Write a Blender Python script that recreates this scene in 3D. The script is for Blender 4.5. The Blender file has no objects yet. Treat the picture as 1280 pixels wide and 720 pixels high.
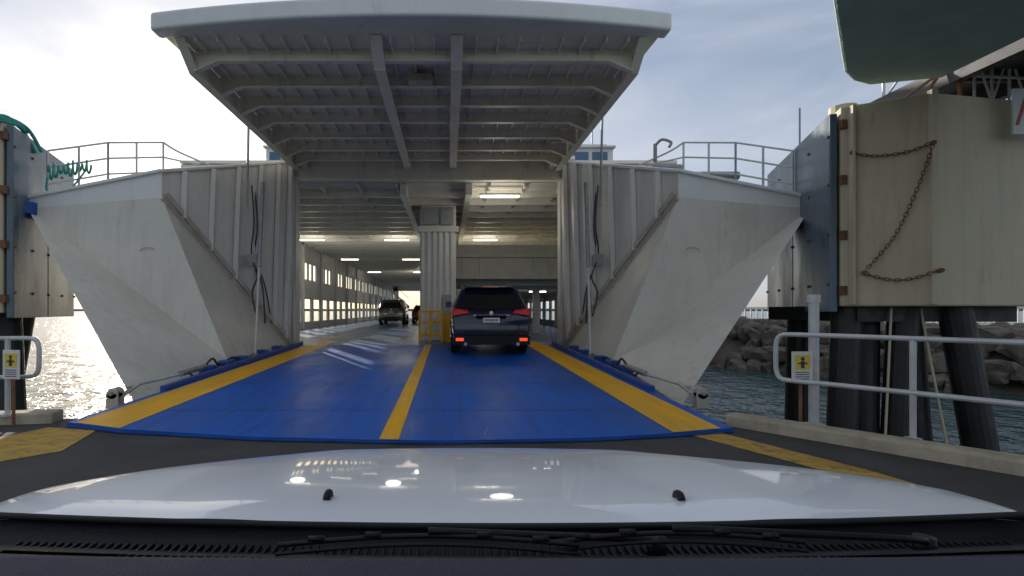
import bpy, math, random
import bmesh
from mathutils import Vector, Matrix, noise as mnoise
random.seed(4)
sc=bpy.context.scene
R=math.radians
# ---------------------------------------------------------------- materials
def pmat(name,col,rough=.5,metal=0,var=.12,scale=2.0,rust=0,bump=.0,coat=0,streak=.0,stretch=(1,1,1),bscale=30,spec=.5,rustcol=(.22,.10,.045),darkcol=None,coatr=.04,sst=(2.2,2.2,.22),rvar=.12):
    m=bpy.data.materials.new(name); m.use_nodes=True
    nt=m.node_tree; N=nt.nodes; L=nt.links
    b=N['Principled BSDF']
    geo=N.new('ShaderNodeNewGeometry')
    def noise(sc_,st=(1,1,1),det=3,r=.6):
        mp=N.new('ShaderNodeMapping'); mp.inputs['Scale'].default_value=st
        L.new(geo.outputs['Position'],mp.inputs['Vector'])
        n=N.new('ShaderNodeTexNoise'); n.inputs['Scale'].default_value=sc_; n.inputs['Detail'].default_value=det; n.inputs['Roughness'].default_value=r
        L.new(mp.outputs[0],n.inputs['Vector']); return n.outputs['Fac']
    def ramp(f,a,c):
        r=N.new('ShaderNodeMapRange'); r.inputs['From Min'].default_value=a; r.inputs['From Max'].default_value=c
        L.new(f,r.inputs['Value']); return r.outputs[0]
    def mix(f,a,c):
        x=N.new('ShaderNodeMix'); x.data_type='RGBA'
        if hasattr(f,'links'): L.new(f,x.inputs[0])
        else: x.inputs[0].default_value=f
        for s,i in ((a,6),(c,7)):
            if hasattr(s,'links'): L.new(s,x.inputs[i])
            else: x.inputs[i].default_value=(*s,1)
        return x.outputs[2]
    lo=tuple(c*(1-var) for c in col); hi=tuple(min(1,c*(1+var)) for c in col)
    base=noise(scale,stretch)
    c=mix(ramp(base,.3,.7),lo,hi)
    if streak>0:
        f=ramp(noise(2.2,sst,5,.7),.47,.75)
        mm=N.new('ShaderNodeMath'); mm.operation='MULTIPLY'; mm.inputs[1].default_value=streak; L.new(f,mm.inputs[0])
        dc=darkcol or tuple(x*.45 for x in col)
        c=mix(mm.outputs[0],c,dc)
    if rust>0:
        f1=ramp(noise(3.1,(1.6,1.6,.3),6,.75),.62-.1*rust,.78-.08*rust)
        mm=N.new('ShaderNodeMath'); mm.operation='MULTIPLY'; mm.inputs[1].default_value=min(1,.35+rust*.5); L.new(f1,mm.inputs[0])
        c=mix(mm.outputs[0],c,rustcol)
    L.new(c,b.inputs['Base Color'])
    b.inputs['Metallic'].default_value=metal
    rr=N.new('ShaderNodeMapRange'); L.new(base,rr.inputs['Value']); rr.inputs['From Min'].default_value=.3; rr.inputs['From Max'].default_value=.7
    rr.inputs['To Min'].default_value=max(.02,rough-rvar); rr.inputs['To Max'].default_value=min(1,rough+rvar)
    L.new(rr.outputs[0],b.inputs['Roughness'])
    b.inputs['Coat Weight'].default_value=coat; b.inputs['Coat Roughness'].default_value=coatr
    b.inputs['Specular IOR Level'].default_value=spec
    if bump>0:
        bp=N.new('ShaderNodeBump'); bp.inputs['Strength'].default_value=bump; bp.inputs['Distance'].default_value=.02
        L.new(noise(bscale,det=2),bp.inputs['Height']); L.new(bp.outputs[0],b.inputs['Normal'])
    return m
def emat(name,col,s):
    m=bpy.data.materials.new(name); m.use_nodes=True
    b=m.node_tree.nodes['Principled BSDF']; b.inputs['Base Color'].default_value=(*col,1)
    b.inputs['Emission Color'].default_value=(*col,1); b.inputs['Emission Strength'].default_value=s; b.inputs['Roughness'].default_value=.3
    return m
M={}
M['hull']=pmat('hull_white_paint',(.66,.63,.54),.42,var=.08,scale=.8,rust=.36,streak=.34,bump=.5,bscale=1.3,darkcol=(.40,.37,.29),rustcol=(.33,.22,.12))
M['white']=pmat('white_paint',(.70,.68,.62),.45,var=.07,scale=1.2,rust=.38,streak=.34,bump=.15,bscale=3,darkcol=(.40,.37,.30),rustcol=(.32,.20,.11))
M['visor']=pmat('visor_paint',(.84,.79,.66),.45,var=.08,scale=.9,rust=.50,streak=.12,bump=.1,bscale=3,rustcol=(.36,.24,.12))
M['lip']=pmat('lip_paint',(.78,.78,.75),.4,var=.05,scale=1.2,rust=.1,streak=.15)
M['ridge']=pmat('rusty_flange',(.50,.45,.37),.6,var=.15,scale=4,rust=.8,rustcol=(.28,.17,.09))
M['inter']=pmat('interior_paint',(.74,.71,.62),.5,var=.08,scale=1,rust=.1,streak=.2)
M['blue']=pmat('blue_deck_paint',(.003,.105,.47),.46,var=.22,scale=1.1,stretch=(1,.35,1),rust=.14,bump=.30,bscale=26,rustcol=(.02,.05,.13),streak=.6,darkcol=(.010,.05,.20),spec=.22,sst=(4,.25,1),rvar=.14)
M['blueflat']=pmat('blue_trim_paint',(.012,.07,.30),.4,var=.2,scale=3,rust=.2)
M['floor']=pmat('car_deck_floor',(.05,.13,.27),.36,var=.3,scale=1.2,bump=.15)
M['yellow']=pmat('yellow_line_paint',(.88,.44,.006),.5,var=.10,scale=2.5,stretch=(1,.4,1),bump=.15,bscale=30,streak=.45,darkcol=(.40,.22,.03),spec=.25,sst=(4,.3,1))
M['yellow_old']=pmat('worn_yellow_paint',(.50,.30,.04),.7,var=.35,scale=5,rust=1.2,rustcol=(.08,.07,.06),bump=.2)
M['asphalt']=pmat('asphalt',(.055,.054,.050),.8,var=.45,scale=1.5,bump=.8,bscale=70)
M['conc']=pmat('concrete',(.42,.36,.26),.85,var=.25,scale=2.5,bump=.4,bscale=25,streak=.4)
M['beige']=pmat('beige_steel',(.60,.51,.35),.55,var=.09,scale=.9,rust=.30,streak=.45,bump=.1,bscale=3,darkcol=(.36,.30,.20))
M['fend']=pmat('fender_panel',(.11,.15,.19),.30,var=.35,scale=1.0,stretch=(1.5,1.5,.5),rust=.25,streak=.3,rustcol=(.40,.43,.44),darkcol=(.05,.06,.08))
M['black']=pmat('black_pile',(.018,.018,.017),.5,var=.4,scale=4,bump=.3,bscale=12,streak=.2,darkcol=(.05,.045,.04))
M['steel']=pmat('galvanised_steel',(.55,.56,.55),.4,metal=.2,var=.12,scale=6)
M['grey']=pmat('grey_machinery',(.30,.31,.31),.45,metal=.3,var=.2,scale=6,rust=.2)
M['darkgrey']=pmat('dark_metal',(.05,.052,.055),.45,metal=.3,var=.3,scale=6)
M['rustm']=pmat('rusty_steel',(.20,.10,.05),.7,var=.3,scale=8,rust=.5)
M['gang']=pmat('gangway_panel',(.42,.56,.49),.6,var=.15,scale=1.5,bump=.9,bscale=28)
M['rope']=pmat('green_rope',(.05,.36,.30),.8,var=.3,scale=14,bump=.8,bscale=60)
M['rock']=pmat('rock',(.12,.10,.08),.9,var=.45,scale=1.6,bump=.8,bscale=6)
M['land']=pmat('far_land',(.16,.18,.19),.9,var=.2,scale=.01)
M['rubber']=pmat('rubber',(.012,.012,.013),.7,var=.2,scale=8)
M['trim']=pmat('black_plastic',(.008,.008,.010),.5,var=.2,scale=8,bump=.1,bscale=150,spec=.3)
M['dash']=pmat('dashboard_plastic',(.034,.038,.058),.65,var=.1,scale=8,bump=.3,bscale=300,spec=.3)
M['carwhite']=pmat('white_car_paint',(.76,.78,.80),.4,var=.015,scale=2,coat=.8,spec=.3,coatr=.05)
M['carnavy']=pmat('navy_car_paint',(.004,.010,.032),.25,var=.1,scale=2,coat=.7,metal=.1)
M['carred']=pmat('red_car_paint',(.30,.02,.015),.25,var=.1,scale=2,coat=1)
M['cargrey']=pmat('grey_car_paint',(.16,.16,.145),.3,var=.1,scale=2,coat=1)
M['glass']=pmat('dark_glass',(.008,.010,.012),.14,var=.1,scale=2,coat=.5)
M['bglass']=pmat('blue_glass',(.04,.12,.22),.14,var=.2,scale=2,coat=.5)
M['red']=emat('tail_light_red',(.42,.012,.01),.12)
M['redoff']=pmat('tail_light_unlit',(.12,.01,.01),.4)
M['redlit']=emat('brake_reflector',(1,.10,.03),.75)
M['plate']=pmat('number_plate',(.75,.75,.72),.5,var=.03)
M['lamp']=emat('lamp_tube',(1,.93,.78),6)
M['chrome']=pmat('chrome',(.6,.6,.6),.2,metal=1,var=.05)
M['signy']=pmat('sign_yellow',(.75,.55,.06),.5,var=.08,scale=10)
M['signw']=pmat('sign_white',(.72,.72,.68),.5,var=.05,scale=10)
M['signr']=pmat('sign_red',(.55,.03,.02),.5,var=.05,scale=10)
# ---------------------------------------------------------------- mesh builder
class MB:
    def __init__(s): s.v=[]; s.f=[]
    def poly(s,pts,flip=False):
        n=len(s.v); s.v+= [tuple(p) for p in pts]; idx=list(range(n,n+len(pts)))
        s.f.append(idx[::-1] if flip else idx); return s
    def box(s,x0,x1,y0,y1,z0,z1):
        n=len(s.v); s.v+=[(x0,y0,z0),(x1,y0,z0),(x1,y1,z0),(x0,y1,z0),(x0,y0,z1),(x1,y0,z1),(x1,y1,z1),(x0,y1,z1)]
        s.f+=[[n+i for i in q] for q in ((0,3,2,1),(4,5,6,7),(0,1,5,4),(1,2,6,5),(2,3,7,6),(3,0,4,7))]; return s
    def prism(s,poly,z0,z1):
        n=len(s.v); k=len(poly)
        s.v+=[(p[0],p[1],z0) for p in poly]+[(p[0],p[1],z1) for p in poly]
        s.f.append([n+i for i in range(k)][::-1]); s.f.append([n+k+i for i in range(k)])
        for i in range(k):
            j=(i+1)%k; s.f.append([n+i,n+j,n+k+j,n+k+i])
        return s
    def cyl(s,p,q,r,r2=None,seg=10,cap=True):
        p=Vector(p);q=Vector(q); r2=r if r2 is None else r2
        d=(q-p)
        if d.length<1e-6: return s
        d.normalize(); a=d.orthogonal().normalized(); b=d.cross(a)
        n=len(s.v)
        for c,rr in ((p,r),(q,r2)):
            for i in range(seg):
                t=2*math.pi*i/seg; s.v.append(tuple(c+a*math.cos(t)*rr+b*math.sin(t)*rr))
        for i in range(seg):
            j=(i+1)%seg; s.f.append([n+i,n+j,n+seg+j,n+seg+i])
        if cap: s.f.append([n+i for i in range(seg)][::-1]); s.f.append([n+seg+i for i in range(seg)])
        return s
    def tube(s,pts,r,seg=8):
        pts=[Vector(p) for p in pts]
        fr=None; n0=len(s.v)
        for i,p in enumerate(pts):
            if i==0: d=pts[1]-p
            elif i==len(pts)-1: d=p-pts[i-1]
            else: d=(pts[i+1]-p).normalized()+(p-pts[i-1]).normalized()
            d.normalize()
            if fr is None: a=d.orthogonal().normalized()
            else: a=(fr-d*fr.dot(d)).normalized()
            fr=a; b=d.cross(a)
            for k in range(seg):
                t=2*math.pi*k/seg; s.v.append(tuple(p+a*math.cos(t)*r+b*math.sin(t)*r))
        for i in range(len(pts)-1):
            for k in range(seg):
                j=(k+1)%seg; A=n0+i*seg; s.f.append([A+k,A+j,A+seg+j,A+seg+k])
        s.f.append([n0+k for k in range(seg)][::-1]); e=n0+(len(pts)-1)*seg; s.f.append([e+k for k in range(seg)])
        return s
    def beam(s,p,q,side,w,h):
        """rectangular bar p->q; width w along 'side', thickness h along the third axis"""
        p=Vector(p);q=Vector(q); d=(q-p).normalized(); a=Vector(side); a=(a-d*a.dot(d)).normalized(); b=d.cross(a)
        n=len(s.v)
        for c in (p,q):
            for u,v in ((-1,-1),(1,-1),(1,1),(-1,1)): s.v.append(tuple(c+a*u*w/2+b*v*h/2))
        s.f+=[[n+i for i in f] for f in ((0,3,2,1),(4,5,6,7),(0,1,5,4),(1,2,6,5),(2,3,7,6),(3,0,4,7))]; return s
    def build(s,name,mat,parent=None,bevel=0,smooth=False,seg=2):
        me=bpy.data.meshes.new(name); me.from_pydata(s.v,[],s.f); me.update()
        o=bpy.data.objects.new(name,me); sc.collection.objects.link(o); me.materials.append(M[mat] if isinstance(mat,str) else mat)
        bm=bmesh.new(); bm.from_mesh(me); bmesh.ops.recalc_face_normals(bm,faces=bm.faces); bm.to_mesh(me); bm.free()
        if smooth:
            for p in me.polygons: p.use_smooth=True
        if bevel:
            m=o.modifiers.new('bevel','BEVEL'); m.width=bevel; m.segments=seg; m.limit_method='ANGLE'
        if parent: o.parent=parent
        return o
def empty(name,loc=(0,0,0)):
    o=bpy.data.objects.new(name,None); sc.collection.objects.link(o); o.location=loc; return o
def smoothpath(pts,n=6):
    pts=[Vector(p) for p in pts]; out=[]
    for i in range(len(pts)-1):
        p0=pts[max(i-1,0)];p1=pts[i];p2=pts[i+1];p3=pts[min(i+2,len(pts)-1)]
        for k in range(n):
            t=k/n; out.append(.5*((2*p1)+(p2-p0)*t+(2*p0-5*p1+4*p2-p3)*t*t+(3*p1-p0-3*p2+p3)*t**3))
    out.append(pts[-1]); return out
def lerp(a,b,t): return Vector(a)*(1-t)+Vector(b)*t
CX=-.6
def rz(y): return .04+.025*(y-5.2)
# ================================================================ FERRY
ferry=empty('ferry',(0,0,0))
hull=MB(); wht=MB(); rdg=MB(); lipm=MB(); grey=MB(); blu=MB(); rails=MB(); dk=MB()
for s in (-1,1):
    P=lambda d,y,z: Vector((CX+s*d,y,z))
    Tt=P(8.1,10.6,3.72);Tb=P(8.1,10.6,3.46);Rt=P(5.55,11,4.38);Rb=P(5.55,11,3.78)
    F=P(4.15,11,.30);B=P(4.15,7.8,-.12);Q=P(4.05,15.1,.25);PT=P(4.0,15.5,5.9);W=P(7.7,17,5.9);W0=P(7.7,17,3.46);W1=P(7.7,17,-.2)
    hull.poly([Tb,Rb,Q,F]); hull.poly([Tb,F,B])
    B2=P(4.3,8.3,-3); hull.poly([B,F,P(4.15,11,-3),B2]); hull.poly([F,Q,P(4.05,15.1,-3),P(4.15,11,-3)])
    hull.poly([Tt,Tb,W0,P(7.7,17,5.0),]); hull.poly([Tb,B,W1,W0]); hull.poly([B,B2,P(7.0,17,-3),W1])
    hull.poly([W1,P(7.7,78,-.2),P(7.0,78,-3),P(7.0,17,-3)])
    lipm.poly([Tt,Tb,Rb,Rt])
    lipm.beam(Tt+Vector((0,0,-.03)),Rt+Vector((0,0,-.03)),(0,1,0),.12,.07)
    lipm.beam(Rt+Vector((0,0,-.03)),PT+Vector((0,0,-.03)),(1,0,0),.12,.07)
    hull.poly([Tt,Rt,PT,W]); hull.poly([Tt,W,P(7.7,17,5.0)])
    nrm=(Rb-Tb).cross(Q-Tb).normalized()
    if nrm.y>0: nrm=-nrm
    c=lerp(lerp(Tb,Rb,.62),F,.30)+nrm*.012
    ring=[c+Vector((math.cos(a)*.13,0,math.sin(a)*.10)) for a in [2*math.pi*k/16 for k in range(17)]]
    ring=[p-nrm*((p-c).dot(nrm)) for p in ring]; hull.tube(ring,.012,5)
    for t in (.36,.70):
        hull.tube([lerp(Tb,F,t)+nrm*.002,lerp(Rb,Q,t)+nrm*.002],.007,5)
    wht.poly([Rt,PT,Q,Rb])
    for i,t in enumerate((.12,.3,.48,.66,.82,.93)):
        a=lerp(Rt,PT,t); b=lerp(Rb,Q,t); off=Vector((-s*.06,-.03,0))
        wht.beam(a+off+Vector((0,0,-.1)),b+off+Vector((0,0,.05)),(0,1,0),.10,.12)
    rdg.beam(Rb+Vector((-s*.03,-.03,-.02)),Q+Vector((-s*.03,-.03,0)),(s*.4,1,0),.04,.10)
    rdg.beam(Rb+Vector((-s*.10,-.02,.1)),Q+Vector((-s*.10,-.02,.1)),(0,0,1),.12,.02)
    wht.box(*sorted((CX+s*4.0,CX+s*4.9)),15.5,15.9,.2,5.9)
    for k in range(4):
        x=CX+s*(4.1+k*.24); wht.box(x-.045,x+.045,15.40,15.52,.25,5.6)
    wht.box(*sorted((CX+s*4.9,CX+s*7.7)),15.9,16.0,.2,5.88)
    xa,xb=sorted((CX+s*7.6,CX+s*7.7))
    for z0,z1 in ((-.2,.70),(2.0,3.15),(4.1,5.95)): wht.box(xa,xb,16,78,z0,z1)
    y=16.0;k=0
    while y<77:
        wpost=1.3 if k%3==0 else .22
        wht.box(xa,xb,y,y+wpost,3.15,4.10); y+=wpost+.75; k+=1
    y=16.0;k=0
    while y<77:
        wht.box(xa,xb,y,y+.6,.70,2.0)
        wht.box(xa+.02,xb-.02,y+.6,y+2.1,1.30,1.36)
        wht.box(*sorted((CX+s*7.6,CX+s*7.48)),y+.2,y+.32,.3,5.2) if k%2==0 else None
        y+=2.1;k+=1
    blu.cyl(Tb+Vector((s*.02,-.02,-.14)),Tb+Vector((s*.02,-.02,.12)),.21,seg=16)
    blu.cyl(Tb+Vector((s*.14,.3,-.10)),Tb+Vector((s*.02,-.02,-.10)),.12,seg=12)
    blu.beam(P(8.14,10.6,3.5),P(7.76,16.8,3.5),(0,0,1),.25,.14)
    tp=[P(8.0,11,4.78),P(7.2,11.75,5.2),P(6.35,12.5,5.45)]
    for dz in (0,-.36,-.72): rails.tube([p+Vector((0,0,dz)) for p in tp],.022)
    end=P(5.25,13.0,4.95)
    rails.tube(smoothpath([tp[-1],tp[-1]+(end-tp[-1])*.3+Vector((0,0,-.05)),end]),.022)
    rails.tube([tp[-1]+Vector((0,0,-.36)),tp[-1]+(end-tp[-1])*.75+Vector((0,0,-.10))],.02)
    for t in (0,.5,1):
        for a,b in ((tp[0],tp[1]),(tp[1],tp[2])): 
            p=lerp(a,b,t); rails.cyl(p,p+Vector((0,0,-1.3)),.024)
    r0=P(4.0,12.2,rz(12.2)); 
    r1=P(4.1,13.0,4.6)
    rails.cyl(r0,lerp(r0,r1,.55),.032); grey.cyl(lerp(r0,r1,.5),r1,.055); grey.cyl(r0+Vector((0,0,-.05)),r0+Vector((0,0,.12)),.07)
    ant=P(4.35,12.6,3.9); grey.cyl(ant,ant+Vector((.05,0,2.35)),.03); grey.cyl(ant+Vector((.05,0,2.35)),ant+Vector((.05,0,2.5)),.07)
    for k,(dx,yy) in enumerate(((0,13.3),(.1,13.8))):
        pts=[P(4.5+dx,yy,4.6),P(4.4+dx,yy-.1,3.6),P(4.5+dx,yy,2.8),P(4.3+dx,yy+.2,2.0),P(4.3,yy+.4,1.0)]
        dk.tube(smoothpath(pts),.020)
    dk.tube(smoothpath([P(4.5,13.3,2.7),P(4.25,13.0,2.2),P(4.45,13.2,1.8),P(4.3,13.1,1.2)]),.02)
    grey.box(*sorted((CX+s*4.35,CX+s*4.6)),13.2,13.4,2.5,2.8)
    L0=P(4.36,7.55,.10)
    for q in (0,.14):
        rdg.box(L0.x-.09,L0.x+.09,L0.y+q,L0.y+q+.03,-.1,.12)
        rdg.cyl((L0.x,L0.y+q,.12),(L0.x,L0.y+q+.03,.12),.085,seg=14)
    grey.cyl((L0.x,L0.y-.04,.12),(L0.x,L0.y+.22,.12),.03)
    rdg.beam(P(4.42,7.65,-.02),P(4.2,8.0,.22),(0,1,0),.06,.05)
    rails.cyl(P(4.30,7.8,.18),P(3.97,9.0,.26),.026); grey.cyl(P(4.0,8.8,.26),P(3.96,9.6,.30),.050,seg=14)
    dk.tube(smoothpath([P(4.0,9.7,.30),P(3.95,9.9,.42),P(4.0,10.3,.26),P(3.95,10.8,.36),P(4.0,11.3,.28)]),.022)
    dk.tube(smoothpath([P(3.9,8.9,.26),P(3.9,9.2,.16),P(3.92,9.8,.2),P(3.95,10.5,.28)]),.018)
    for yy in (9.6,10.4,11.2,12.5,13.6): blu.box(*sorted((CX+s*3.86,CX+s*4.08)),yy,yy+.25,.1,rz(yy)+.16)
hull.build('bow_hull','hull',ferry)
wht.build('side_walls','white',ferry,bevel=.008,seg=1)
rdg.build('bow_flanges','ridge',ferry,bevel=.006,seg=1); lipm.build('bow_rim','lip',ferry,bevel=.015)
blu.build('corner_fenders','blueflat',ferry,bevel=.02); rails.build('bow_rails_and_rams','steel',ferry,smooth=False)
dk.build('hydraulic_hoses','darkgrey',ferry,smooth=True); 
grey.cyl((5.2,13,4.9),(5.9,13,4.9),.16,seg=16); grey.box(5.3,6.3,12.8,13.2,4.3,4.75); grey.cyl((5.1,12.6,5.0),(5.1,12.6,5.45),.045)
grey.tube(smoothpath([(5.1,12.6,5.4),(5.22,12.5,5.52),(5.4,12.4,5.42),(5.35,12.4,5.3)]),.035)
grey.box(6.2,6.9,12.2,12.5,4.0,4.5); grey.cyl((6.1,12.35,4.6),(7.0,12.35,4.6),.10,seg=14)
grey.cyl((7.9,11.5,4),(7.9,11.5,5.9),.02)
grey.build('deck_machinery','grey',ferry,bevel=.01)
h=MB(); h.box(CX-4.0,CX+4.0,15.5,15.85,5.32,5.9); h.box(CX-4.02,CX+4.02,15.42,15.5,5.28,5.36)
h.box(CX-7.7,CX+7.7,15.85,78,5.9,6.0); h.box(CX-4.4,CX+4.4,15.3,15.9,5.86,5.97)
for x in (-4.3,-1.2,.15,3.1): h.box(x-.1,x+.1,14.9,15.5,5.6,6.0)
h.build('header_beam','visor',ferry,bevel=.01)
sup=MB(); sup.box(CX-9.0,CX+9.3,27,55,6,9.9); sup.box(CX-9.1,CX+9.4,26.8,54,9.9,10.0); sup.box(CX-8.8,CX+9.1,27.4,54,10.0,10.25); sup.box(CX-3,CX+3,30,45,10.2,12)
for x in (-8.6,7.6): sup.cyl((x,27,10),(x,27,10.9),.05)
sup.build('superstructure','lip',ferry,bevel=.05)
sw=MB()
for k in range(18): sw.box(CX-8.8+k*1.0,CX-8.8+k*1.0+.8,26.96,27.0,9.2,9.7)
sw.build('bridge_windows','bglass',ferry)
fl=MB(); fl.poly([(CX-7.6,15.6,.29),(CX+7.6,15.6,.29),(CX+7.6,78,.29),(CX-7.6,78,.29)]); fl.box(CX-7.6,CX+7.6,15.62,78,-.2,.28); fl.build('car_deck','floor',ferry)
fy=MB()
for x in (CX-3.35,CX+3.35): fy.box(x-.2,x+.2,15.6,17.5,.291,.296)
fy.box(CX-3.9,CX-3.8,17.5,75,.291,.295); fy.build('deck_lines','yellow',ferry)
ce=MB(); ce.box(CX-7.6,CX+7.6,15.86,78,5.30,5.36)
y=16.8
while y<77: ce.box(CX-7.6,CX+7.6,y,y+.12,5.06,5.30); y+=1.2
for x in (-6.4,-5.2,-4.0,-2.8,-1.6,1.3,2.4,3.6,4.8,6): ce.box(x-.04,x+.04,15.9,78,5.18,5.298)
ce.box(-1.5,-1.3,15.9,78,4.95,5.3); ce.box(.55,.75,15.9,78,4.95,5.3)
ce.build('deckhead','inter',ferry)
cs=MB(); cs.box(-.95,.28,18,70,.28,5.04)
for k in range(6): cs.box(-.93+k*.205,-.93+k*.205+.09,17.93,18.0,.3,4.1)
for k in range(40): cs.box(-1.0,-.95,18.3+k*1.2,18.45+k*1.2,.3,5.0)
cs.box(-1.05,.38,17.9,18.1,4.1,4.3)
cs.build('centre_casing','white',ferry,bevel=.006,seg=1)
cb=MB(); cb.box(-.90,-.35,17.86,17.92,4.35,4.95); cb.box(-.25,.2,17.86,17.92,4.35,4.95); cb.box(-.2,.1,17.88,17.93,1.2,1.9); cb.build('casing_lockers','grey',ferry,bevel=.01)
mz=MB(); mz.box(.28,CX+7.6,22,22.15,2.75,4.15); mz.box(.28,CX+7.6,22.15,64,2.7,2.85); mz.box(.3,CX+7.6,21.85,22.0,3.62,3.74); mz.box(.3,CX+7.6,21.9,22.0,2.7,2.86)
for k in range(9): mz.box(.6+k*.75,.66+k*.75,21.93,22.0,2.86,3.62)
for k in range(18): mz.box(.28,CX+7.6,23+k*2,23.15+k*2,2.45,2.7)
mz.box(4.0,4.3,24,24.3,.28,2.7); mz.box(4.0,4.3,32,32.3,.28,2.7); mz.box(4.0,4.3,42,42.3,.28,2.7); mz.box(.28,CX+7.6,66,66.2,.28,5)
mz.build('mezzanine_deck','inter',ferry,bevel=.01)
st=MB()
for k in range(9): st.box(-7.2+k*.28,-6.9+k*.28,60,61,2.6+.0-k*.26+1.4,2.65-k*.26+1.4)
st.beam((-7.3,60,4.2),(-4.6,60,1.8),(0,1,0),.06,.2); st.beam((-7.3,60,5.1),(-4.6,60,2.8),(0,1,0),.06,.06)
st.box(CX-7.6,CX-6.9,77.5,78,.3,5.2); st.box(CX-7.6,0,77.5,78,4.3,5.3); st.build('stairs','white',ferry)
g=MB()
for x in (-.95,-.6,-.2): g.box(x-.035,x+.035,17.0,17.07,.29,1.35)
for z in (.55,.95,1.32): g.box(-.98,-.17,17.01,17.06,z-.035,z+.035)
g.beam((-.95,17.0,.4),(-.2,17.0,1.3),(0,1,0),.04,.06); g.box(-.15,.1,17.2,17.6,.29,1.2)
g.build('yellow_gate','yellow',ferry,bevel=.008)
lm=MB(); lh=MB()
def lamp(x,y,z,w=1.2,e=0):
    lm.box(x-w/2,x+w/2,y-.05,y+.05,z-.05,z); lh.box(x-w/2-.05,x+w/2+.05,y-.09,y+.09,z+.002,z+.07)
    if e:
        l=bpy.data.lights.new('strip_lamp','POINT'); l.shadow_soft_size=.35; l.energy=e; l.color=(1,.94,.84); l.specular_factor=0
        o=bpy.data.objects.new('strip_lamp_light',l); sc.collection.objects.link(o); o.location=(x,y,z-.55); o.parent=ferry
lamp(1.65,16.3,5.0,1.2,35)
for y,es in ((26,(50,50,50)),(36,(0,0,0)),(48,(0,70,0))):
    for x,e_ in zip((-6.9,-2.6,1.9),es): lamp(x,y,4.95,1.2,e_)
lamp(4.9,28,2.4,.9,0); lamp(2.0,28,2.4,.9,14); lamp(2.6,40,2.4,.9,0); lamp(4.9,50,2.4,.9,0)
lm.build('lamp_tubes','lamp',ferry); lh.build('lamp_housings','lip',ferry)
# ---- visor
vz=5.9
front=[]
for i in range(17):
    u=-1+i/8; front.append((CX+4.12*u-0.0,7.95+.42*u*u))
v=MB(); v.prism(front+[(CX+3.95,15.3),(CX-3.95,15.3)],vz+.012,vz+.12)
v.build('visor_plating','visor',ferry)
v=MB()
lipo=[(CX+(p[0]-CX)*1.03,p[1]-.06) for p in front]; back=[(p[0],p[1]+.3) for p in lipo][::-1]
v.prism(lipo+back,vz+.0,vz+.30); v.build('visor_lip','lip',ferry,bevel=.05,seg=3)
v=MB()
frames=[8.95,9.95,10.9,11.85,12.9,13.9,14.8]
for y in frames:
    v.box(CX-3.4,CX+3.4,y-.012,y+.012,vz-.20,vz+.01); v.box(CX-3.4,CX+3.4,y-.06,y+.06,vz-.212,vz-.20)
    for s in (-1,1):
        x0=CX+s*3.4; x1=CX+s*3.82
        v.poly([(x0,y,vz-.20),(x1,y,vz-.38),(x1,y,vz),(x0,y,vz)])
        v.beam((x0,y,vz-.21),(x1,y,vz-.39),(0,1,0),.12,.012)
x=CX-3.6
while x<CX+3.7:
    v.box(x-.012,x+.012,8.5,15.2,vz-.08,vz+.01); x+=.36
for x in (-1.2,.15):
    v.poly([(x,8.45,vz),(x,9.0,vz-.30),(x,15.2,vz-.30),(x,15.2,vz)])
    v.beam((x,8.45,vz-.01),(x,9.0,vz-.30),(1,0,0),.2,.02); v.beam((x,9.0,vz-.31),(x,15.2,vz-.31),(1,0,0),.2,.02)
for s in (-1,1):
    X=CX+s*3.86
    v.poly([(X,8.5,vz),(X,9.0,vz-.38),(X,15.2,vz-.38),(X,15.2,vz)])
    v.beam((X,8.5,vz-.01),(X,9.0,vz-.39),(1,0,0),.16,.02); v.beam((X,9.0,vz-.39),(X,15.2,vz-.39),(1,0,0),.16,.02)
v.build('visor_framing','visor',ferry)
v=MB(); v.box(-.75,-.3,9.6,9.85,vz-.24,vz-.1)
v.beam((CX-3.9,15.3,5.75),(CX-4.25,15.45,5.5),(0,1,0),.3,.2); v.beam((CX+3.9,15.3,5.75),(CX+4.25,15.45,5.5),(0,1,0),.3,.2)
v.build('visor_hinges','ridge',ferry,bevel=.01)
# ================================================================ RAMP
ramp=empty('vehicle_ramp')
fp=[(-3.80,5.92),(-3.0,5.62),(-1.4,5.30),(0,5.18),(.6,5.16),(2.1,5.27),(3.0,5.45),(3.75,5.66)]
def fy_(d):
    for i in range(len(fp)-1):
        if fp[i][0]<=d<=fp[i+1][0]:
            t=(d-fp[i][0])/(fp[i+1][0]-fp[i][0]); return fp[i][1]*(1-t)+fp[i+1][1]*t
r=MB()
for i in range(len(fp)-1):
    a,b=fp[i],fp[i+1]
    P=[(CX+a[0],a[1]),(CX+b[0],b[1]),(CX+b[0],15.6),(CX+a[0],15.6)]
    r.poly([(p[0],p[1],rz(p[1])) for p in P]); r.poly([(p[0],p[1],rz(p[1])-(.03 if p[1]<8 else .4)) for p in P],True)
    r.poly([(P[0][0],P[0][1],rz(a[1])-.03),(P[1][0],P[1][1],rz(b[1])-.03),(P[1][0],P[1][1],rz(b[1])),(P[0][0],P[0][1],rz(a[1]))])
r.build('ramp_plate','blue',ramp)
r=MB()
for s in (-1,1):
    dd=3.80 if s<0 else 3.75
    r.beam((CX+s*dd,7.9,rz(7.9)-.02),(CX+s*(dd+.03),15.5,rz(15.5)+.02),(1,0,0),.09,.2)
r.build('ramp_side_flange','blueflat',ramp,bevel=.01)
r=MB()
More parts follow.
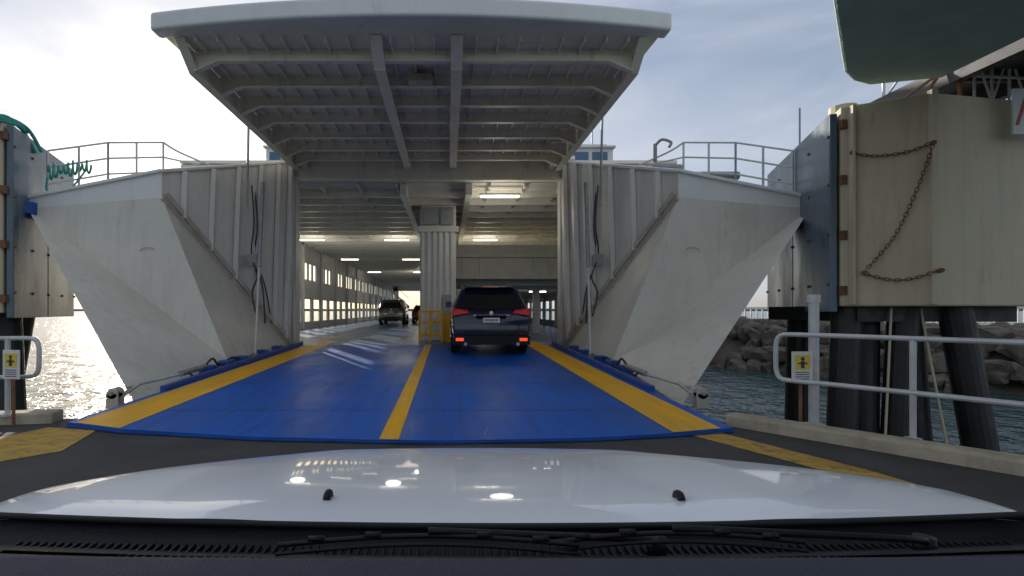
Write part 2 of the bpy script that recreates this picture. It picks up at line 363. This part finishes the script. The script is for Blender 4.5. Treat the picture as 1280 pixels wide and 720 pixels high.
def stripe(d0,d1):
    n=6
    for i in range(n):
        a=d0+(d1-d0)*i/n; b=d0+(d1-d0)*(i+1)/n
        r.poly([(CX+a,fy_(a)+.01,rz(fy_(a))+.005),(CX+b,fy_(b)+.01,rz(fy_(b))+.005),(CX+b,15.6,rz(15.6)+.005),(CX+a,15.6,rz(15.6)+.005)])
stripe(-3.68,-3.02); stripe(-.10,.10); stripe(3.0,3.6)
r.build('ramp_stripes','yellow',ramp)
r=MB()
for d in (-1.62,.95):
    y0=fy_(d); r.poly([(CX+d-.014,y0,rz(y0)+.003),(CX+d+.014,y0,rz(y0)+.003),(CX+d+.014+.1,y0+.55,rz(y0+.55)+.003),(CX+d-.014+.1,y0+.55,rz(y0+.55)+.003)])
for i in range(len(fp)-1):
    a,b=fp[i],fp[i+1]; r.beam((CX+a[0],a[1]-.012,.02),(CX+b[0],b[1]-.012,.02),(0,0,1),.02,.012)
for yy,ww in ((6.55,.02),(8.6,.02),(10.9,.03),(13.2,.04)):
    r.poly([(CX-3.0,yy,rz(yy)+.003),(CX+2.98,yy,rz(yy)+.003),(CX+2.98,yy+ww,rz(yy+ww)+.003),(CX-3.0,yy+ww,rz(yy+ww)+.003)])
for d in (-1.5,1.5):
    r.poly([(CX+d-.006,6.55,rz(6.55)+.0035),(CX+d+.006,6.55,rz(6.55)+.0035),(CX+d+.006,15.5,rz(15.5)+.0035),(CX+d-.006,15.5,rz(15.5)+.0035)])
for xx,yy in ((-2.2,7.4),(.9,7.5),(-2.1,9.4),(.2,9.5),(1.6,9.4),(-2.4,11.6),(-.2,7.0),(-3.0,8.2)):
    r.cyl((xx,yy,rz(yy)-.005),(xx,yy,rz(yy)+.004),.035,seg=14)
r.build('ramp_seams','blueflat',ramp)
# ================================================================ QUAY
road=empty('road')
a=MB(); qp=[(-9,5.4),(-5.2,6.25),(-4.4,6.45),(3.3,6.25),(4.85,4.2),(5.6,-1),(5.6,-30),(-9,-30)]
a.prism(qp,-.5,0); a.build('asphalt_surface','asphalt',road)
a=MB(); a.poly([(-4.75,5.4,.004),(-4.05,4.5,.004),(-3.7,4.9,.004),(-3.95,5.75,.004),(-4.6,5.9,.004)])
a.poly([(2.6,5.6,.004),(2.95,5.75,.004),(3.55,4.3,.004),(3.2,4.2,.004)]); a.poly([(3.2,4.2,.004),(3.55,4.3,.004),(4.3,1,.004),(3.95,1,.004)])
a.build('yellow_marking','yellow_old',road)
q=empty('quay')
a=MB(); a.prism([(p[0]*1.0,p[1]-.02) for p in qp],-1.0,-.5); a.build('quay_slab','conc',q)
a=MB()
for x in (-7,-3.5,0,3): a.cyl((x,3,-1),(x,3,-3.5),.4,seg=16)
a.build('quay_piles','black',q)
kerb=empty('kerb')
k=MB()
def kerbrun(pts,w=.26,hh=.13):
    for i in range(len(pts)-1):
        p,q_=Vector(pts[i]),Vector(pts[i+1]); d=(q_-p); n=max(1,int(d.length/1.5))
        for j in range(n):
            A=p+d*(j/n)+d.normalized()*.006; Bq=p+d*((j+1)/n)-d.normalized()*.006
            k.beam((A.x,A.y,hh/2-.02),(Bq.x,Bq.y,hh/2-.02),(0,0,1),hh+.04,w)
kerbrun([(3.35,6.1),(4.85,4.15),(5.5,-1),(5.5,-25)]); kerbrun([(-4.75,6.25),(-6.4,5.95),(-9,5.4)])
k.build('kerb_stones','conc',kerb,bevel=.025)
def handrail(name,top,posts,loop=True,z=(1.08,.58)):
    e=empty(name); m=MB()
    for zz in z: m.tube([(p[0],p[1],zz+ (p[2] if len(p)>2 else 0)) for p in top],.026,10)
    a=Vector((top[0][0],top[0][1],0)); b=Vector((top[1][0],top[1][1],0)); d=(a-b).normalized()
    zc=(z[0]+z[1])/2; rr=(z[0]-z[1])/2
    lp=[]
    for i in range(13):
        t=math.pi/2-math.pi*i/12
        lp.append(a+Vector((0,0,zc+rr*(1 if math.sin(t)>0 else -1)*abs(math.sin(t))**.5))+d*(.16*abs(math.cos(t))**.5))
    m.tube(lp,.026,10)
    for p in posts: m.cyl((p[0],p[1],0),(p[0],p[1],z[0]),.028); m.cyl((p[0],p[1],.1),(p[0],p[1],.13),.07)
    m.build('rails','steel',e); return e
handrail('handrail',[(3.86,5.75),(4.1,5.45),(4.88,4.2),(5.5,-1),(5.5,-20)],[(4.45,4.9),(5.05,2.8),(5.3,.8),(5.5,-1)],z=(1.08,.56))
handrail('handrail',[(-5.05,6.1),(-6.5,5.85),(-8.8,5.4)],[(-5.22,6.07),(-6.5,5.85),(-7.9,5.6)],z=(1.02,.56))
vp=empty('vent_pipe'); m=MB(); m.cyl((4.18,5.85,-.5),(4.18,5.85,1.5),.052,seg=14); m.cyl((4.18,5.85,1.44),(4.18,5.85,1.53),.066,seg=14); m.cyl((4.18,5.85,.0),(4.18,5.85,.05),.12,seg=14); m.build('pipe','steel',vp,smooth=False)
def warnsign(x,y,z,rot):
    e=empty('warning_sign'); 
    a=MB(); a.box(-.12,.12,0,.012,-.17,.17); a.build('plate','signw',e,bevel=.004)
    a=MB(); a.box(-.085,.085,-.004,0,-.03,.13); a.build('yellow_field','signy',e)
    a=MB(); a.cyl((0,-.007,.09),(0,-.004,.09),.022,seg=12); a.box(-.02,.02,-.007,-.004,-.015,.065); a.box(-.055,.055,-.007,-.004,.03,.048)
    for zz in (-.06,-.085,-.11,-.135): a.box(-.08,.08,-.003,-.0005,zz-.006,zz+.003)
    a.build('pictogram','darkgrey',e)
    a=MB(); a.cyl((0,.03,-.9-.0),(0,.03,.15),.018); a.build('post','rustm',e)
    e.location=(x,y,z); e.rotation_euler=(0,0,rot)
warnsign(3.96,5.72,.72,.05); warnsign(-5.08,5.95,.72,-.2)
# ================================================================ DOLPHINS
def dolphin(poly,z0,z1,A,D,s,extra):
    e=empty('fender_dolphin')
    a=MB(); a.prism(poly,z0,z1); a.build('steel_box','beige',e,bevel=.03)
    a=MB(); A=Vector(A);D=Vector(D); d=(D-A).normalized(); n=Vector((-d.y,d.x)); 
    if n.x*s>0: n=-n
    L=(D-A).length; 
    k=2
    for i in range(k):
        p=A+d*(L*i/k+.01-(.0)); q=A+d*(L*(i+1)/k-.01)
        a.prism([tuple(p+n*.04),tuple(q+n*.04),tuple(q+n*.16),tuple(p+n*.16)],z0-.10,z1-.10)
    a.build('fender_panels','fend',e,bevel=.02)
    b=MB()
    for i in range(4): 
        zz=z0+.2+i*(z1-z0-.6)/3; b.box(A.x-.02 ,A.x+.08,A.y-.06,A.y+.02,zz,zz+.16)
    for i in range(k*2+1):
        p=A+d*(L*i/(k*2)*.98+.05)
        for zz in (z0+.4,z0+1.3,(z0+z1)/2+.4,z1-.5): b.cyl((p.x+n.x*.1,p.y+n.y*.1,zz),(p.x+n.x*.185,p.y+n.y*.185,zz),.03)
    b.build('brackets','rustm',e,bevel=.01)
    extra(e); return e
def exR(e):
    pl=MB()
    for (x,y,x2,y2) in ((7.25,9.3,6.85,9.0),(7.8,9.6,7.35,9.1),(8.2,9.2,7.7,8.9),(8.6,9.6,8.5,9.2),(8.9,9.0,9.4,8.7),(9.4,10.6,10.1,10.8),(7.9,11.5,7.6,11.2)):
        pl.cyl((x,y,1.45),(x2,y2,-3),.24,seg=18)
    pl.box(7.2,10,9.0,11.5,1.15,1.43)
    pl.build('raked_piles','black',e,smooth=False)
    s=MB(); s.cyl((7.75,8.95,1.4),(7.2,8.5,-2),.02); s.cyl((8.3,9,1.4),(8.5,8.5,-2),.02); s.cyl((7.25,9.4,4.93),(7.25,9.4,5.08),.22,seg=16)
    s.box(7.9,8.0,8.35,8.45,1.45,4.97)
    s.box(6.98,7.03,8.82,8.92,1.45,4.9); s.build('box_trim','beige',e,bevel=.01)
    t=MB()
    for z in (5.0,5.45,5.9): t.cyl((9.2,8.95,z),(10.9,9.1,z),.025)
    for i in range(6):
        x=9.2+i*.34; t.cyl((x,8.95+i*.03,4.93),(x,8.95+i*.03,5.9),.022)
        if i<5: t.cyl((x,8.95+i*.03,5.0 if i%2 else 5.9),(x+.34,8.98+i*.03,5.9 if i%2 else 5.0),.018)
    t.build('balustrade','lip',e)
    ch=MB(); A=Vector((6.9,9.0,0));B=Vector((7.94,8.4,0)); d=B-A; n=Vector((-.5,-.86,0)).normalized()
    def cp(t,z): p=A+d*t; return Vector((p.x,p.y,z))+n*.05
    def chain(pts):
        path=smoothpath(pts,14)
        out=[path[0]]
        for i in range(1,len(path)):
            while (path[i]-out[-1]).length>.07: out.append(out[-1]+(path[i]-out[-1]).normalized()*.07)
        for i in range(len(out)-1):
            c=(out[i]+out[i+1])/2; t=(out[i+1]-out[i]).normalized(); w=n if i%2 else t.cross(n).normalized()
            ring=[c+t*math.cos(x)*.048+w*math.sin(x)*.025 for x in [2*math.pi*k/8 for k in range(9)]]
            ch.tube(ring,.008,5)
    chain([cp(.13,4.08),cp(.4,3.98),cp(.75,3.99),cp(1.0,4.1)])
    chain([cp(1.0,4.05),cp(.85,3.4),cp(.6,2.6),cp(.27,2.02)])
    chain([cp(.27,1.98),cp(.55,1.87),cp(.8,1.88),cp(1.08,2.02)])
    for t_,z in ((.13,4.08),(1.0,4.08),(.27,2.0),(1.08,2.0)): p=cp(t_,z); ch.cyl(p+n*-.08,p+n*.05,.04)
    ch.build('chains','rustm',e)
    sg=MB(); sg.box(9.3,10.1,8.42,8.45,4.25,5.0); sg.build('sign_plate','signw',e)
    sg=MB(); 
    for i in range(4): sg.beam((9.36+i*.19,8.41,4.4),(9.50+i*.19,8.41,4.85),(0,1,0),.01,.04)
    sg.build('sign_stripes','signr',e)
dolphin([(6.9,9.0),(7.94,8.4),(10.8,8.9),(11.4,13.0),(8.35,13.1)],1.42,4.93,(6.9,9.0),(8.35,13.1),1,exR)
def exL(e):
    pl=MB()
    for (x,y,x2,y2) in ((-9.1,10.6,-8.55,10.2),(-9.9,10.6,-9.2,10.4),(-9.6,11.6,-10.2,11.4),(-10.6,10.2,-10.9,9.8)):
        pl.cyl((x,y,1.35),(x2,y2,-3),.22,seg=18)
    pl.build('raked_piles','black',e)
    rp=MB()
    for i in range(5):
        o=random.uniform(-.08,.08); x=-8.75-i*.13
        rp.tube(smoothpath([(x-.1,9.55+o,4.35+o),(x-.05,9.62,4.8),(x+.02,9.95,5.12),(x+.1,10.5,5.1),(x+.14,10.85,4.75+o)],8),.035)
    for i in range(3):
        rp.tube(smoothpath([(-9.9,9.2,4.75-i*.1),(-9.3,9.2,4.5-i*.12),(-8.95,9.45,4.72-i*.08),(-8.62,9.85,5.0+i*.05),(-8.7,10.6,5.1-i*.03)],8),.035)
    rp.build('mooring_rope_coil','rope',e,smooth=True)
    c=MB(); c.cyl((-9.3,10.2,5.05),(-9.3,10.2,5.3),.22,seg=16); c.build('bollard','beige',e)
dolphin([(-8.6,9.9),(-9.75,13.1),(-13,12.5),(-13,9.4),(-9.3,9.3)],1.3,5.05,(-8.6,9.9),(-9.75,13.1),-1,exL)
# rope wound along the port mid rail
rp=MB(); pts=[]
a=Vector((CX-8.0,11,4.42)); b=Vector((CX-7.45,11.52,4.70))
for i in range(97):
    t=i/96; ang=t*2*math.pi*9; c=lerp(a,b,t); rr=.12+.05*math.sin(t*14)
    pts.append(c+Vector((math.cos(ang)*.5*rr,-math.cos(ang)*.5*rr,math.sin(ang)*rr-.10)))
rp.tube(pts,.022,6); rp.tube(smoothpath([a+Vector((0,0,-.2)),a+Vector((.02,-.05,-.5)),a+Vector((.15,0,-.62)),a+Vector((.35,.2,-.4)),b+Vector((-.1,0,-.2))],8),.022,6)
rp.build('rail_rope','rope',ferry,smooth=True)
# ================================================================ GANGWAY
gw=empty('gangway')
a=MB(); pts=[(3.3,4.6),(4.76,6.35),(6.2,8.05),(6.5,8.4),(6.9,8.72),(7.3,8.88),(8.3,8.6),(8.25,6.8),(8.6,2.0),(8.6,-6),(3.3,-6)]
a.prism(pts,5.25,5.5); a.build('canopy_panel','gang',gw,bevel=.04)
a=MB(); a.beam((8.75,10.6,5.45),(9.2,-6,5.65),(0,0,1),.34,.16); a.beam((10.3,10.6,5.45),(10.7,-6,5.65),(0,0,1),.34,.16)
for i in range(14): a.beam((8.75,10.4-i*1.2,5.5),(10.4,10.4-i*1.2,5.5),(0,0,1),.1,.1)
a.box(8.75,10.5,-6,10.6,5.6,5.64)
a.build('girders','darkgrey',gw)
a=MB()
for X in (8.85,10.4):
    for z in (6.2,6.75): a.cyl((X,10.5,z),(X+.3,-6,z+.2),.03)
    for i in range(12):
        y=10.4-i*1.3; a.cyl((X,y,5.6),(X,y,6.75),.028); a.cyl((X,y,5.6),(X+.02,y-1.3,6.75),.02)
a.build('gangway_railing','steel',gw)
a=MB(); a.cyl((8.4,9.3,4.9),(8.75,8.9,5.75),.03); a.cyl((8.9,8.9,4.9),(8.8,8.8,5.9),.035); a.cyl((7.9,9.4,4.9),(8.75,9.0,5.6),.025); a.build('rusty_struts','rustm',gw)
a=MB(); a.box(9.0,9.4,-4,-3.6,-3,5.4); a.box(6.5,6.9,-4,-3.6,-3,5.25); a.build('support_columns','conc',gw)
# ================================================================ BREAKWATER
rk=MB()
bm=bmesh.new(); bmesh.ops.create_icosphere(bm,subdivisions=2,radius=1); IV=[v.co.copy() for v in bm.verts]; IF=[[v.index for v in f.verts] for f in bm.faces]; bm.free()
path=[Vector((9,46)),Vector((14.5,28)),Vector((19.5,19)),Vector((30,9)),Vector((60,-5))]
for i in range(len(path)-1):
    a,b=path[i],path[i+1]; d=(b-a); nn=Vector((-d.y,d.x)).normalized(); 
    if nn.x<0: nn=-nn
    for j in range(int(d.length*(17 if i<3 else 7))):
        t=random.random(); w=random.uniform(-1.4,5.5); p=a+d*t+nn*w
        z=-2.1+max(0,(w+1.4))*1.0; z=min(z,.25)+random.uniform(-.15,.2)
        s=random.uniform(.3,.62); sd=Vector((random.random()*50,random.random()*50,0))
        ax=Vector((random.uniform(.7,1.3),random.uniform(.7,1.3),random.uniform(.6,1.0)))
        n=len(rk.v); rot=Matrix.Rotation(random.uniform(0,6.28),3,'Z')@Matrix.Rotation(random.uniform(-.6,.6),3,'X')
        for v in IV:
            q_=Vector([max(-.72,min(.72,c)) for c in v])*1.2; q_*=1+.35*mnoise.noise(v*1.3+sd)
            q_=rot@Vector((q_.x*ax.x,q_.y*ax.y,q_.z*ax.z))*s
            rk.v.append((p.x+q_.x,p.y+q_.y,z+q_.z))
        rk.f+=[[n+i_ for i_ in f] for f in IF]
e=empty('breakwater'); rk.build('rocks','rock',e)
c=MB()
for i in range(len(path)-1):
    a,b=path[i],path[i+1]; d=b-a; nn=Vector((-d.y,d.x)).normalized()
    if nn.x<0: nn=-nn
    c.poly([(*(a-nn*1.0),-2.2),(*(b-nn*1.0),-2.2),(*(b+nn*1.2),.1),(*(a+nn*1.2),.1)]); c.poly([(*(a+nn*1.2),.1),(*(b+nn*1.2),.1),(*(b+nn*9),.1),(*(a+nn*9),.1)])
c.build('core','rock',e)
f=empty('fence'); m=MB()
for i in range(170): 
    x=20+i*.5; m.box(x,x+.09,44,44.06,0,1.55)
m.box(20,105,43.98,44.08,1.5,1.62); m.box(20,105,43.98,44.08,.2,.3); m.build('pickets','steel',f)
jt=empty('jetty'); m=MB(); m.box(18,160,43.5,50,-.5,.15)
for i in range(30): m.cyl((20+i*4.5,44,-.5),(20+i*4.5,44,-3),.2)
m.build('jetty_deck','conc',jt)
# ================================================================ WATER and land
wm=bpy.data.materials.new('sea_water'); wm.use_nodes=True; nt=wm.node_tree; b=nt.nodes['Principled BSDF']
b.inputs['Base Color'].default_value=(.030,.075,.075,1); b.inputs['Roughness'].default_value=.14; b.inputs['IOR'].default_value=1.33
g_=nt.nodes.new('ShaderNodeNewGeometry'); prev=None
for scl,stg,dist in ((.6,.9,.45),(2.2,.9,.20),(7,.8,.06)):
    mp=nt.nodes.new('ShaderNodeMapping'); mp.inputs['Scale'].default_value=(1,.7,1); nt.links.new(g_.outputs['Position'],mp.inputs[0])
    n=nt.nodes.new('ShaderNodeTexNoise'); n.inputs['Scale'].default_value=scl; n.inputs['Detail'].default_value=3; nt.links.new(mp.outputs[0],n.inputs['Vector'])
    bp=nt.nodes.new('ShaderNodeBump'); bp.inputs['Strength'].default_value=stg; bp.inputs['Distance'].default_value=dist
    nt.links.new(n.outputs['Fac'],bp.inputs['Height'])
    if prev: nt.links.new(prev.outputs[0],bp.inputs['Normal'])
    prev=bp
nt.links.new(prev.outputs[0],b.inputs['Normal'])
w=MB(); w.poly([(-3000,-1000,-1.6),(3000,-1000,-1.6),(3000,4000,-1.6),(-3000,4000,-1.6)]); w.build('water',wm)
l=MB()
n=120; 
for i in range(n):
    x0=-3000+i*50; h0=7+9*abs(mnoise.noise(Vector((x0*.004,1,0)))); h1=7+9*abs(mnoise.noise(Vector(((x0+50)*.004,1,0))))
    l.poly([(x0,2200,-2),(x0+50,2200,-2),(x0+50,2200,h1),(x0,2200,h0)]); l.poly([(x0,2200,h0),(x0+50,2200,h1),(x0+50,2400,h1),(x0,2400,h0)])
l.build('hills','land')
# ================================================================ VEHICLES
def vehicle(name,loc,paint,sc_=1.0,h=1.0,rot=0,lit=False,rx=(.70,.56)):
    e=empty(name,loc); e.scale=(sc_,sc_,sc_*h); e.rotation_euler=(R(1.4) if loc[1]<15 else 0,0,rot)
    rows=[(.74,.28),(.86,.34),(.90,.62),(.925,.86),(.90,1.02),(.885,1.08),(rx[0],1.53),(rx[1],1.62)]
    st=[([.12,.04,.0,.06,.13,.17,.56,.66],.94,1),
      ([.22,.14,.10,.16,.22,.27,.64,.76],1.0,1),
      ([.9,.9,.9,.9,.9,.9,.95,1.0],1.0,1),([1.9]*8,1.0,1.005),([2.7]*8,1.0,1.0)]
    V=[];F_=[]; nr=len(rows)
    def add(ys,wf,zz=None,ws=None):
        i0=len(V)
        for k,(x,z) in enumerate(rows): V.append((-(ws[k] if ws else x)*wf,ys[k],zz[k] if zz else z))
        for k,(x,z) in reversed(list(enumerate(rows))): V.append(((ws[k] if ws else x)*wf,ys[k],zz[k] if zz else z))
        return i0
    ids=[add(y,wf) for y,wf,_ in st]
    ids.append(add([3.3]*8,1.0,[.28,.34,.62,.86,1.0,1.05,1.12,1.13],[.74,.86,.90,.92,.9,.87,.72,.6]))
    ids.append(add([4.3]*8,.97,[.28,.34,.6,.8,.88,.92,.96,.98],[.74,.86,.90,.92,.9,.85,.7,.6]))
    ids.append(add([4.62]*8,.86,[.3,.36,.55,.7,.76,.79,.82,.83],[.74,.86,.90,.92,.9,.85,.7,.6]))
    N2=2*nr
    for a,b in zip(ids,ids[1:]):
        for k in range(N2): j=(k+1)%N2; F_.append([a+k,a+j,b+j,b+k])
    for k in range(nr-1): a=ids[0]; F_.append([a+k,a+k+1,a+N2-2-k,a+N2-1-k]); a=ids[-1]; F_.append([a+k,a+k+1,a+N2-2-k,a+N2-1-k])
    m=MB(); m.v=V; m.f=F_; o=m.build('body',paint,e,bevel=.04,seg=3)
    for p in o.data.polygons: p.use_smooth=True
    m=MB()
    def rear(t,x,off=-.02): 
        y=.17+(.56-.17)*t+off; z=1.08+(1.53-1.08)*t; return (x,y,z-.01)
    m.poly([rear(.10,-.72),rear(.03,-.5),rear(.03,.5),rear(.10,.72),rear(.5,.66),rear(.88,.57),rear(.88,-.57),rear(.5,-.66)])
    for s in (-1,1):
        def sd(y,t): return (s*(.885+(rx[0]-.885)*t+.012),y,1.08+.45*t)
        m.poly([sd(.68,.1),sd(1.5,.1),sd(1.5,.88),sd(.95,.88)]); m.poly([sd(1.58,.1),sd(2.4,.1),sd(2.4,.88),sd(1.58,.88)]); m.poly([sd(2.48,.1),sd(3.05,.1),sd(2.72,.88),sd(2.48,.88)])
    m.poly([(-.64,2.78,1.54),(.64,2.78,1.54),(.78,3.25,1.16),(-.78,3.25,1.16)])
    m.build('windows','glass',e)
    m=MB(); m.box(-.60,.60,.44,.74,1.585,1.62)
    for s in (-1,1):
        m.box(s*.62-.02,s*.62+.02,.95,2.5,1.655,1.69)
        for yy in (.98,1.6,2.4): m.box(s*.62-.02,s*.62+.02,yy,yy+.1,1.57,1.66)
        m.box(*sorted((s*.90,s*1.08)),2.72,2.84,1.08,1.24)
    m.build('roof_rails_and_mirrors',paint,e,bevel=.015)
    m=MB(); m.box(-.88,.88,-.05,.2,.27,.47); m.box(-.60,.60,-.04,.05,.50,.56); m.box(-.35,.35,-.03,.1,.92,.95)
    m.beam((-.28,.06,1.07),(.0,.14,1.33),(0,1,0),.012,.015)
    for s in (-1,1): m.box(*sorted((s*.78,s*.945)),.35,1.35,.25,.40); m.box(*sorted((s*.86,s*.945)),1.3,3.3,.25,.38)
    m.build('bumper_cladding','trim',e,bevel=.02)
    m=MB()
    for s in (-1,1):
        m.poly([(s*.50,.095,1.0),(s*.86,.03,.94),(s*.86,.09,1.10),(s*.56,.125,1.07)])
        m.box(*sorted((s*.82,s*.90)),.06,.42,.95,1.10)
        m.beam((s*.90,.42,1.03),(s*.895,.2,1.03),(0,0,1),.12,.03)
    m.box(-.2,.2,.43,.46,1.59,1.612)
    m.build('tail_lights','red' if lit else 'redoff',e,bevel=.008)
    m=MB()
    for s in (-1,1): m.box(*sorted((s*.64,s*.82)),-.07,-.045,.36,.43)
    m.build('bumper_reflectors','redlit' if lit else 'redoff',e)
    m=MB(); m.box(-.19,.19,-.0,.015,.78,.89); m.build('number_plate','plate',e)
    m=MB()
    for i in range(6): m.box(-.15+i*.052,-.12+i*.052,-.004,-.001,.81,.86)
    m.build('plate_text','darkgrey',e)
    m=MB(); m.box(-.42,.42,.055,.075,.935,.955); m.cyl((0,.06,1.0),(0,.09,1.0),.045,seg=16)
    for s in (-1,1): m.cyl((s*.6,-.07,.29),(s*.6,.1,.29),.04,seg=14)
    m.build('chrome_trim','chrome',e)
    m=MB(); m2=MB()
    for s in (-1,1):
        for yy in (.92,3.72):
            m.cyl((s*.70,yy,.345),(s*.93,yy,.345),.345,seg=28); m2.cyl((s*.90,yy,.345),(s*.945,yy,.345),.22,seg=20)
    m.build('tyres','rubber',e,bevel=.03); m2.build('rims','chrome',e,bevel=.01)
    return e
vehicle('suv',(1.06,12.5,rz(12.7)),'carnavy',1.06,lit=True)
vehicle('car',(-4.0,36,.29),'cargrey',1.0,1.12,rx=(.80,.72))
vehicle('car',(-1.98,40,.29),'carred',.95,.95)
# ---- host car
hc=empty('white_car'); cx=.1
ys=[.93,.98,1.05,1.15,1.3,1.5,1.7,1.85,1.93,1.98,2.02,2.05]
zc=[.962,.967,.965,.957,.942,.916,.882,.854,.832,.808,.77,.70]
V=[];Fh=[];nu=41
for i,(y,z) in enumerate(zip(ys,zc)):
    for j in range(nu):
        u=-1+2*j/(nu-1)
        hw=1.04 if y<1.3 else 1.04-.16*((y-1.3)/.75)**2
        yy=y + (.03*u*u if y<1.2 else 0) - (.34*abs(u)**2.6*((y-1.2)/.8) if y>1.2 else 0)
        zz=z+.012*u*u -.03*abs(u)**9
        zz+= .004*math.exp(-((abs(u)-.5)/.10)**2)
        V.append((cx+u*hw,yy,zz))
for i in range(len(ys)-1):
    for j in range(nu-1): a=i*nu+j; Fh.append([a,a+1,a+nu+1,a+nu])
m=MB(); m.v=V; m.f=Fh; o=m.build('bonnet','carwhite',hc,smooth=True)
md=o.modifiers.new('s','SUBSURF'); md.levels=1; md.render_levels=1
m=MB()
for s in (-1,1): m.poly([(cx+s*1.045,-.6,.5),(cx+s*1.045,1.6,.5),(cx+s*1.04,1.55,.84),(cx+s*1.04,.9,.93),(cx+s*1.04,-.6,.95)])
m.poly([(cx-.8,2.06,.70),(cx+.8,2.06,.70),(cx+.8,2.1,.3),(cx-.8,2.1,.3)])
m.build('fenders','carwhite',hc)
m=MB()
for s in (-1,1): m.cyl((cx+s*.78,1.15,.33),(cx+s*1.0,1.15,.33),.33,seg=28)
m.build('tyres','rubber',hc)
m=MB()
for X,Y in ((-.245,1.04),(.47,1.035)):
    m.tube(smoothpath([(X,Y+.02,.955),(X,Y+.018,.972),(X,Y+.004,.976),(X,Y-.006,.968)],4),.008,8)
m.build('washer_nozzles','trim',hc,smooth=True)
def sheet(name,prof,mat,hw0=1.04,curve=.0,n=30,smooth=True):
    V=[];Fq=[]
    for (y,z) in prof:
        for j in range(n+1):
            u=-1+2*j/n; V.append((cx+u*hw0,y+curve*u*u,z+.012*u*u))
    for i in range(len(prof)-1):
        for j in range(n): a=i*(n+1)+j; Fq.append([a,a+1,a+n+2,a+n+1])
    m=MB(); m.v=V; m.f=Fq; return m.build(name,mat,hc,smooth=smooth)
sheet('cowl_panel',[(.975,.94),(.95,.955),(.935,.955),(.925,.935),(.88,.93),(.84,.945),(.80,.965),(.76,.98)],'trim',curve=.03)
sheet('windscreen_base',[(.765,.975),(.70,1.005),(.655,1.027),(.64,1.030)],'trim',curve=.02)
sheet('dashboard',[(.66,1.015),(.63,1.045),(.61,1.052),(.57,1.055),(.5,1.058),(.42,1.062),(.35,1.06),(.28,1.03),(.2,.95)],'dash',curve=-.01)
m=MB()
m.tube([(cx+u*1.03,.930+.03*u*u,.958+.012*u*u) for u in [-1+k/15 for k in range(31)]],.006); m.build('cowl_seal','rubber',hc,smooth=True)
m=MB()
for k in range(120):
    x=cx-.85+k*.0145; m.box(x,x+.003,.850,.900,.934,.938+.010*((x-cx))**2)
m.build('cowl_grille','trim',hc)
m=MB()
def wiper(x0,x1,yb,piv):
    pts=[(x0+(x1-x0)*t,yb+.015*math.sin(t*3.1),.992+.008*math.sin(t*math.pi)) for t in [k/16 for k in range(17)]]
    m.tube(pts,.0040,6); m.tube([(p[0],p[1]-.008,p[2]-.010) for p in pts],.003,6)
    mid=Vector(pts[8]); m.tube(smoothpath([(piv,.86,.96),(piv+(mid.x-piv)*.15,.83,.980),tuple(mid+Vector((0,.0,.008)))],8),.006)
    m.cyl((piv,.86,.94),(piv,.86,.970),.016,seg=14)
    for t in (2,5,11,14): p=Vector(pts[t]); m.cyl(p+Vector((-.012,0,.004)),p+Vector((.012,0,.004)),.005)
wiper(-.26,.20,.78,.35); wiper(.16,.55,.79,.80)
m.build('wipers','trim',hc,smooth=True)
# ================================================================ LIGHT
SUN_AZ=-28; SUN_EL=15.5
world=bpy.data.worlds.new('World'); sc.world=world; world.use_nodes=True; nt=world.node_tree; N=nt.nodes; L=nt.links
bg=N['Background']; sky=N.new('ShaderNodeTexSky'); sky.sky_type='NISHITA'; sky.sun_disc=False
sky.sun_elevation=R(SUN_EL); sky.sun_rotation=R(SUN_AZ); sky.air_density=1.0; sky.dust_density=1.2; sky.ozone_density=2.5
tc=N.new('ShaderNodeTexCoord'); mp=N.new('ShaderNodeMapping'); mp.inputs['Scale'].default_value=(1,1,3.4); mp.inputs['Location'].default_value=(.35,0,.2); L.new(tc.outputs['Generated'],mp.inputs[0])
n=N.new('ShaderNodeTexNoise'); n.inputs['Scale'].default_value=2.4; n.inputs['Detail'].default_value=6; n.inputs['Roughness'].default_value=.52; n.inputs['Distortion'].default_value=.4; L.new(mp.outputs[0],n.inputs['Vector'])
mr=N.new('ShaderNodeMapRange'); mr.inputs['From Min'].default_value=.36; mr.inputs['From Max'].default_value=.66; mr.inputs['To Min'].default_value=.35; mr.inputs['To Max'].default_value=.90; L.new(n.outputs['Fac'],mr.inputs[0])
mx=N.new('ShaderNodeMix'); mx.data_type='RGBA'; L.new(mr.outputs[0],mx.inputs[0]); L.new(sky.outputs[0],mx.inputs[6]); mx.inputs[7].default_value=(5.2,5.5,6.2,1)
L.new(mx.outputs[2],bg.inputs['Color']); bg.inputs['Strength'].default_value=.125
sd=bpy.data.lights.new('sun','SUN'); sd.energy=4.8; sd.angle=R(.5); sd.color=(1,.92,.80)
so=bpy.data.objects.new('sun',sd); sc.collection.objects.link(so)
dv=Vector((math.sin(R(SUN_AZ))*math.cos(R(SUN_EL)),math.cos(R(SUN_AZ))*math.cos(R(SUN_EL)),math.sin(R(SUN_EL))))
so.rotation_euler=dv.to_track_quat('Z','Y').to_euler()
# ================================================================ CAMERA
cd=bpy.data.cameras.new('camera'); cd.sensor_width=36; cd.lens=18; cd.shift_x=.0625; cd.shift_y=.0219; cd.clip_start=.02; cd.clip_end=8000
co=bpy.data.objects.new('camera',cd); sc.collection.objects.link(co); co.location=(0,0,1.35); co.rotation_euler=(R(90),0,0); sc.camera=co
sc.view_settings.view_transform='Standard'; sc.view_settings.look='None'; sc.view_settings.exposure=0
